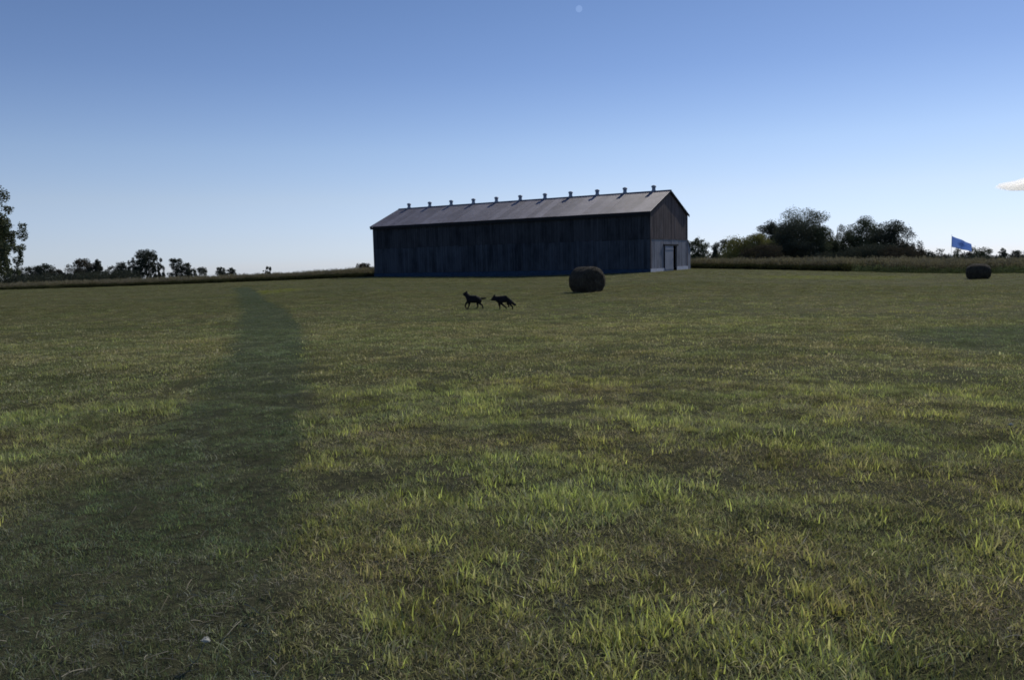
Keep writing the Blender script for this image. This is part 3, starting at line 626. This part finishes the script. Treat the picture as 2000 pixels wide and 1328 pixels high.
# ------------------------------------------------------------------ round bales
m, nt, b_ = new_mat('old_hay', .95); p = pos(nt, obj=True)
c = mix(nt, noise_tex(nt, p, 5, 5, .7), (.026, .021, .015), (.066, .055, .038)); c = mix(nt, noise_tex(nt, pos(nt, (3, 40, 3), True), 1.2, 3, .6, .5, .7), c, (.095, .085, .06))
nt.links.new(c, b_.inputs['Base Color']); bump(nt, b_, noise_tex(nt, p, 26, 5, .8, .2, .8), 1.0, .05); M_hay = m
def bale(base, rzr, rad, length, sagz, label, seed, sh=.72, sa=.30):
    root = empty('round_bale', base, rzr); tag(root, label, 'hay bale', 'round hay bales on the field')
    na, nl = 56, 18; v = []; f = []
    prof = []                                    # (t along axis, radius factor) incl. rounded shoulders and end faces
    for i in range(nl+1):
        t = -1+2*i/nl; prof.append((t*.5*length, rad*(1-sa*(max(0, abs(t)-sh)/(1-sh))**2)))
    for k, (y, r_) in enumerate(prof):
        for j in range(na):
            a = 2*math.pi*j/na; x = math.cos(a)*r_; z = math.sin(a)*r_
            nn = mn.noise(Vector((math.cos(a)*2.2, math.sin(a)*2.2, y*2+seed)))*.05+mn.noise(Vector((x*9, z*9, y*9+seed)))*.022
            x *= 1+nn; z *= 1+nn
            z = max(z, -rad*.80) + rad*.80; z *= sagz; x *= 1+.10*(1-z/(1.8*rad))
            v.append((x, y, z-.02))
    for i in range(nl):
        for j in range(na): j2 = (j+1) % na; f.append((i*na+j, i*na+j2, (i+1)*na+j2, (i+1)*na+j))
    wrap = link('outer_layer', mesh('outer_layer', v, f, M_hay, False), None, root)
    wrap.data.flip_normals()
    for sgn, ring in ((-1, 0), (1, nl)):
        ev = []; ef = []; R0 = [Vector(v[ring*na+j]) for j in range(na)]; cen = sum(R0, Vector())/na; K = 9
        for k in range(K):
            s = 1-k/K
            for j in range(na):
                pnt = cen+(R0[j]-cen)*s; bul = .05*(1-s*s)+.012*math.sin(k*3.1)+mn.noise(Vector((pnt.x*8, pnt.z*8, seed+sgn)))*.025*(1 if k else 0)
                ev.append((pnt.x, pnt.y+sgn*bul, pnt.z))
        ev.append((cen.x, cen.y+sgn*.05, cen.z))
        for k in range(K-1):
            for j in range(na):
                j2 = (j+1) % na; q_ = (k*na+j, k*na+j2, (k+1)*na+j2, (k+1)*na+j); ef.append(q_ if sgn < 0 else q_[::-1])
        for j in range(na): q_ = ((K-1)*na+j, (K-1)*na+(j+1) % na, K*na); ef.append(q_ if sgn < 0 else q_[::-1])
        link('bale_end', mesh('bale_end', ev, ef, M_hay), None, root)
    # loose hay ends sticking out
    r = random.Random(seed); sv = []; sf = []
    for k in range(1500):
        w = Vector(r.choice(v)); cz = rad*.8*sagz; d = Vector((w.x, r.gauss(0, .3), w.z-cz)).normalized(); e = Vector((r.gauss(0, 1), r.gauss(0, 1), r.gauss(0, 1))); L = r.uniform(.03, .12)
        tip = w+(d*.6+e*.5).normalized()*L; sd_ = e.orthogonal().normalized()*.004; w = w-d*.015
        if tip.z < .01: continue
        n = len(sv); sv += [tuple(w-sd_), tuple(w+sd_), tuple(tip)]; sf.append((n, n+1, n+2))
    tag(link('loose_hay', mesh('loose_hay', sv, sf, M_hay), None, root), kind='stuff')
    return root
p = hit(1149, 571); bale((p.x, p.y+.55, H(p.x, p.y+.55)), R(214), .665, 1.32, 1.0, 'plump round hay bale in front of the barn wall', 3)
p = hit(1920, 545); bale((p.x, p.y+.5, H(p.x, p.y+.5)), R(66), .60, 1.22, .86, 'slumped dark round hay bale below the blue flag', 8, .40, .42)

# ------------------------------------------------------------------ dogs
M_fur, nt, b_ = new_mat('black_fur', .85); fc = mix(nt, noise_tex(nt, pos(nt, (1, 1, 1), True), 18, 3), (.008, .008, .010), (.020, .019, .021)); nt.links.new(fc, b_.inputs['Base Color'])
bump(nt, b_, noise_tex(nt, pos(nt, (1, 1, 1), True), 90, 3, .6, .2, .8), .6, .01); b_.inputs['Specular IOR Level'].default_value = .12
M_eye = simple('dark_eye', (.01, .008, .006), .1, rough=.2)
def dog(label, base, K, chains, eyes, nose, sc=1.0, group='dogs running on the field'):
    # chains: lists of (x, y, z, radius); first chain is the spine; others start at an index of the spine
    me = bpy.data.meshes.new('body'); vs = []; es = []; rd = []
    for ci, (start, pts) in enumerate(chains):
        prev = start
        for (x, y, z, r) in pts:
            vs.append((x, y, z)); rd.append(r*1.34)
            if prev is not None: es.append((prev, len(vs)-1))
            prev = len(vs)-1
    me.from_pydata(vs, es, []); tmp = bpy.data.objects.new('body', me); C.objects.link(tmp)
    md = tmp.modifiers.new('skin', 'SKIN'); md.use_smooth_shade = True
    for i, r in enumerate(rd): me.skin_vertices[0].data[i].radius = (r, r)
    me.skin_vertices[0].data[K].use_root = True
    tmp.modifiers.new('sub', 'SUBSURF').levels = 2; tmp.modifiers['sub'].render_levels = 2
    dg = bpy.context.evaluated_depsgraph_get(); dg.update(); m2 = bpy.data.meshes.new_from_object(tmp.evaluated_get(dg)); m2.name = 'body'
    bpy.data.objects.remove(tmp); m2.materials.clear(); m2.materials.append(M_fur); m2.polygons.foreach_set('use_smooth', [True]*len(m2.polygons))
    root = empty('black_dog', base); tag(root, label, 'dog', group); root.scale = (sc, sc, sc)
    link('body', m2, None, root)
    for s in (-1, 1):
        q = MB(); q.lathe([(0, -.008), (.006, -.005), (.008, 0), (.006, .005), (0, .008)], 8); link('eye', mesh('eye', q.v, q.f, M_eye, True), None, root, (eyes[0], s*eyes[1], eyes[2]))
    q = MB(); q.lathe([(0, -.011), (.011, -.006), (.013, 0), (.009, .008), (0, .011)], 10); link('nose', mesh('nose', q.v, q.f, M_eye, True), None, root, nose)
    return root
# spine indices: 0 rump,1 loin,2 ribs,3 chest/shoulder,4 neck base,5 neck,6 skull,7 muzzle base,8 nose
b0 = hit(929, 603.5); b1 = hit(982, 605.5)
sp1 = [(.085, 0, .315, .070), (.0, 0, .315, .078), (-.10, 0, .31, .092), (-.215, 0, .325, .098), (-.245, 0, .385, .068), (-.275, 0, .435, .055), (-.305, 0, .485, .058), (-.36, 0, .475, .034), (-.405, 0, .462, .022)]
dog1 = dog('black dog trotting in front, head raised and tail straight out', (b0.x+.02, b0.y, H(b0.x, b0.y)-.01), 2, [
    (None, sp1),
    (0, [(.15, 0, .33, .028), (.24, .01, .325, .022), (.33, .02, .335, .012)]),
    (3, [(-.215, .065, .24, .040), (-.215, .065, .15, .022), (-.235, .065, .07, .016), (-.275, .065, .022, .018), (-.30, .065, .014, .014)]),
    (3, [(-.24, -.065, .245, .038), (-.31, -.065, .19, .021), (-.335, -.065, .115, .016), (-.315, -.065, .055, .016), (-.335, -.065, .03, .014)]),
    (0, [(.075, .06, .235, .052), (.035, .06, .17, .030), (.055, .06, .095, .018), (.03, .06, .025, .017), (.0, .06, .014, .015)]),
    (0, [(.12, -.06, .245, .052), (.115, -.06, .175, .030), (.195, -.06, .12, .018), (.215, -.06, .04, .017), (.19, -.06, .014, .015)]),
    (6, [(-.29, .035, .53, .022), (-.27, .045, .575, .008)]), (6, [(-.29, -.035, .53, .022), (-.265, -.045, .57, .008)])],
    (-.345, .028, .495), (-.423, 0, .466), 1.10)
sp2 = [(.185, 0, .318, .066), (.085, 0, .340, .074), (-.02, 0, .335, .086), (-.125, 0, .322, .090), (-.18, 0, .345, .064), (-.225, 0, .36, .056), (-.27, 0, .37, .054), (-.325, 0, .335, .034), (-.37, 0, .312, .022)]
dog2 = dog('black dog running behind, head low with bushy drooping tail', (b1.x+.02, b1.y, H(b1.x, b1.y)-.01), 2, [
    (None, sp2),
    (0, [(.245, 0, .265, .026), (.29, 0, .20, .030), (.345, .0, .155, .034), (.40, 0, .15, .014)]),
    (3, [(-.12, .055, .225, .036), (-.115, .055, .14, .021), (-.105, .055, .06, .015), (-.11, .055, .02, .015), (-.135, .055, .013, .012)]),
    (3, [(-.08, -.055, .23, .034), (-.01, -.055, .165, .020), (.06, -.055, .10, .015), (.115, -.055, .03, .015), (.09, -.055, .013, .012)]),
    (0, [(.165, .055, .23, .046), (.13, .055, .165, .026), (.175, .055, .135, .016), (.155, .055, .095, .014), (.125, .055, .085, .012)]),
    (0, [(.215, -.055, .235, .046), (.215, -.055, .165, .026), (.275, -.055, .11, .017), (.285, -.055, .035, .015), (.255, -.055, .013, .013)]),
    (6, [(-.265, .038, .425, .024), (-.25, .045, .48, .008)]), (6, [(-.265, -.038, .425, .024), (-.245, -.045, .475, .008)])],
    (-.305, .03, .37), (-.387, 0, .315), 1.10)

# ------------------------------------------------------------------ flag
fd = 104; fb = at(1860, 512, fd); ft = at(1859, 460, fd); fz = H(fb.x, fb.y)
flag = empty('flag_pole', (ft.x, ft.y, fz)); tag(flag, 'plain blue flag flying from a thin pale pole above the weeds', 'flag')
q = MB(); q.tube([(0, 0, -.1), (0, 0, ft.z-fz)], [.02, .010], 10); q.build('pole', simple('pale_pole', (.75, .75, .75), .1, rough=.4), flag)
q = MB(); q.lathe([(0, -.04), (.03, -.02), (.035, 0), (.03, .02), (0, .04)], 10); o = q.build('finial', M_vent, flag, True); o.location = (0, 0, ft.z-fz+.03)
m = bpy.data.materials.new('blue_cloth'); m.use_nodes = True; nt = m.node_tree; nt.nodes.clear(); out = N(nt, 'ShaderNodeOutputMaterial')
tc = N(nt, 'ShaderNodeTexCoord'); mp = N(nt, 'ShaderNodeMapping'); mp.inputs['Location'].default_value = (-.54, -.50, 0); nt.links.new(tc.outputs['UV'], mp.inputs[0])
ln = N(nt, 'ShaderNodeVectorMath', operation='LENGTH'); nt.links.new(mp.outputs[0], ln.inputs[0]); mr = N(nt, 'ShaderNodeMapRange'); mr.inputs[1].default_value = .30; mr.inputs[2].default_value = .16; nt.links.new(ln.outputs['Value'], mr.inputs[0])
nz = noise_tex(nt, tc.outputs['UV'], 9, 2, .5, .3, .6); mm = N(nt, 'ShaderNodeMath', operation='MULTIPLY'); nt.links.new(mr.outputs[0], mm.inputs[0]); nt.links.new(nz, mm.inputs[1])
c = mix(nt, mm.outputs[0], (.46, .62, .97), (.22, .34, .66))
d = N(nt, 'ShaderNodeBsdfDiffuse'); t = N(nt, 'ShaderNodeBsdfTranslucent'); s = N(nt, 'ShaderNodeMixShader'); s.inputs[0].default_value = .45
nt.links.new(c, d.inputs[0]); nt.links.new(c, t.inputs[0]); nt.links.new(d.outputs[0], s.inputs[1]); nt.links.new(t.outputs[0], s.inputs[2]); nt.links.new(s.outputs[0], out.inputs[0])
nx, nz_ = 26, 12; v = []; f = []; uv = []
sc = fd/FPX*1.03
for i in range(nx+1):
    for k in range(nz_+1):
        u = i/nx; w = k/nz_; x = u*34*sc; z = -(1+ (13.5*u**1.05)) *sc - w*(18-5*u)*sc
        y = .26*math.sin(u*10+w*1.6)*u**.5+.3*u; z += .05*math.sin(u*9+1)*u
        v.append((x+.01, y, z)); uv.append((u, 1-w))
for i in range(nx):
    for k in range(nz_): a_ = i*(nz_+1)+k; f.append((a_, a_+1, a_+nz_+2, a_+nz_+1))
me = mesh('cloth', v, f, m, True); ul = me.uv_layers.new(name='UV')
for l in me.loops: ul.data[l.index].uv = uv[l.vertex_index]
o = link('cloth', me, None, flag, (0, 0, ft.z-fz)); sm = o.modifiers.new('thick', 'SOLIDIFY'); sm.thickness = .006

# ------------------------------------------------------------------ small plants in the near grass
M_stem = simple('dry_stem', (.22, .20, .13), .3); M_petal = simple('white_florets', (.36, .36, .32), .15)
def umbel(label, px, py, toppx, size, lean):
    b = hit(px, py); d = math.hypot(b.x, b.y); t = at(toppx[0], toppx[1], d-.02); z0 = H(b.x, b.y)-.01
    root = empty('white_wildflower', (b.x, b.y, z0)); tag(root, label, 'wildflower', 'white wildflowers')
    e = Vector((t.x-b.x, t.y-b.y, t.z-z0)); mb = MB(); mb.tube([(0, 0, 0), (e*.5)+Vector((.008, 0, -.012)), e*.92, e], [.0035, .003, .0028, .002], 6)
    mb.build('stem', M_stem, root); q = MB(); r = random.Random(int(px))
    q2 = MB(); q2.lathe([(.001, -.002), (size*.5, .0), (size, .004), (size*.8, .012), (size*.35, .019), (0, .022)], 12)
    o = q2.build('flower_head', M_petal, root, True); o.location = e; o.rotation_euler = (lean, .15, 0)
    for k in range(34):
        a = r.uniform(0, 6.28); rr = size*math.sqrt(r.random()); c_ = Vector((math.cos(a)*rr, math.sin(a)*rr, .018*(1-(rr/size)**2)+.004)); s_ = .0035
        n = len(q.v); q.v += [tuple(c_+Vector(w)*s_) for w in ((1, 0, 0), (-.5, .87, 0), (-.5, -.87, 0), (0, 0, 1.2))]; q.f += [(n, n+1, n+3), (n+1, n+2, n+3), (n+2, n, n+3), (n, n+2, n+1)]
    link('floret', mesh('floret', q.v, q.f, M_petal), None, o)['kind'] = 'stuff'
umbel('white flat topped wildflower on a leaning stem in near left grass', 365, 1304, (401, 1254), .019, -.5)
umbel('white drooping wildflower low in the grass near right edge', 1976, 838, (1974, 831), .022, -.4)
def straws(name, label, regions, seed):
    r = random.Random(seed); v = []; f = []; cl = []
    for (x0, x1, y0, y1, n) in regions:
        for k in range(n):
            vv = ray(r.uniform(x0, x1), r.uniform(y0, y1)); b = EYE-vv*(1.58/vv.z); L = r.uniform(.03, .11); a = r.uniform(0, 6.28); w = r.uniform(.0008, .0019)
            pts = []; z = H(b.x, b.y)+r.uniform(.012, .05); cv = r.gauss(0, .25); tl = r.gauss(.05, .25)
            for i in range(5):
                t = i/4-.5; aa = a+cv*t; pts.append(Vector((b.x+math.cos(aa)*L*t, b.y+math.sin(aa)*L*t, z+tl*L*t+.006*math.sin((t+.5)*3.14))))
            q = MB(); q.tube(pts, w, 3, False); n0 = len(v); v += q.v; f += [tuple(n0+i for i in g) for g in q.f]
            c_ = r.choice([(.16, .14, .09), (.13, .12, .095), (.24, .22, .17), BR]); cl += [(*c_, 1)]*len(q.v)
    me = mesh(name, v, f, M_straw); a = me.color_attributes.new('bc', 'FLOAT_COLOR', 'POINT'); a.data.foreach_set('color', np.array(cl, np.float32).ravel())
    tag(link(name, me), label, kind='stuff')
M_straw, nt, b_ = new_mat('loose_straw', .8); bc = N(nt, 'ShaderNodeAttribute', attribute_name='bc'); nt.links.new(bc.outputs['Color'], b_.inputs['Base Color'])
straws('loose_straw', 'pale loose straw lying in the near grass', [(-60, 560, 1180, 1340, 130), (-60, 560, 1000, 1180, 70), (560, 2060, 1000, 1340, 170), (600, 2060, 760, 1000, 200)], 5)

# ------------------------------------------------------------------ cloud and moon
def cloud():
    c0 = at(2054, 362, 1900); s = 1900/FPX; bm = bmesh.new(); bmesh.ops.create_icosphere(bm, subdivisions=5, radius=1)
    for v in bm.verts:
        n = mn.noise(v.co*1.7+Vector((3, 1, 5)))*.22+mn.noise(v.co*5)*.05
        v.co *= 1+n; v.co.z = v.co.z*(1 if v.co.z > 0 else .55)
        v.co.x *= 84*s; v.co.y *= 60*s; v.co.z *= 13.5*s
    me = bpy.data.meshes.new('small_cloud'); bm.to_mesh(me); bm.free()
    m = bpy.data.materials.new('cloud_vapour'); m.use_nodes = True; nt = m.node_tree; nt.nodes.clear(); out = N(nt, 'ShaderNodeOutputMaterial'); pv = N(nt, 'ShaderNodeVolumePrincipled')
    pv.inputs['Density'].default_value = .045; pv.inputs['Color'].default_value = (1, 1, 1, 1); pv.inputs['Anisotropy'].default_value = .65; nt.links.new(pv.outputs[0], out.inputs['Volume'])
    o = link('small_cloud', me, m, None, c0); tag(o, 'small flat white cloud cut by right edge of view', 'cloud')
cloud()
def moon():
    c0 = at(1131, 18, 6500); bm = bmesh.new(); bmesh.ops.create_uvsphere(bm, u_segments=32, v_segments=16, radius=6500*6.2/FPX)
    me = bpy.data.meshes.new('moon'); bm.to_mesh(me); bm.free(); me.polygons.foreach_set('use_smooth', [True]*len(me.polygons))
    m = bpy.data.materials.new('pale_moon'); m.use_nodes = True; nt = m.node_tree; nt.nodes.clear(); out = N(nt, 'ShaderNodeOutputMaterial')
    tr = N(nt, 'ShaderNodeBsdfTransparent'); em = N(nt, 'ShaderNodeEmission'); em.inputs[0].default_value = (.5, .62, .8, 1); em.inputs[1].default_value = .06
    ad = N(nt, 'ShaderNodeAddShader'); nt.links.new(tr.outputs[0], ad.inputs[0]); nt.links.new(em.outputs[0], ad.inputs[1]); nt.links.new(ad.outputs[0], out.inputs[0])
    tag(link('moon', me, m, None, c0), 'faint pale daytime moon high in the blue sky', 'moon')
moon()
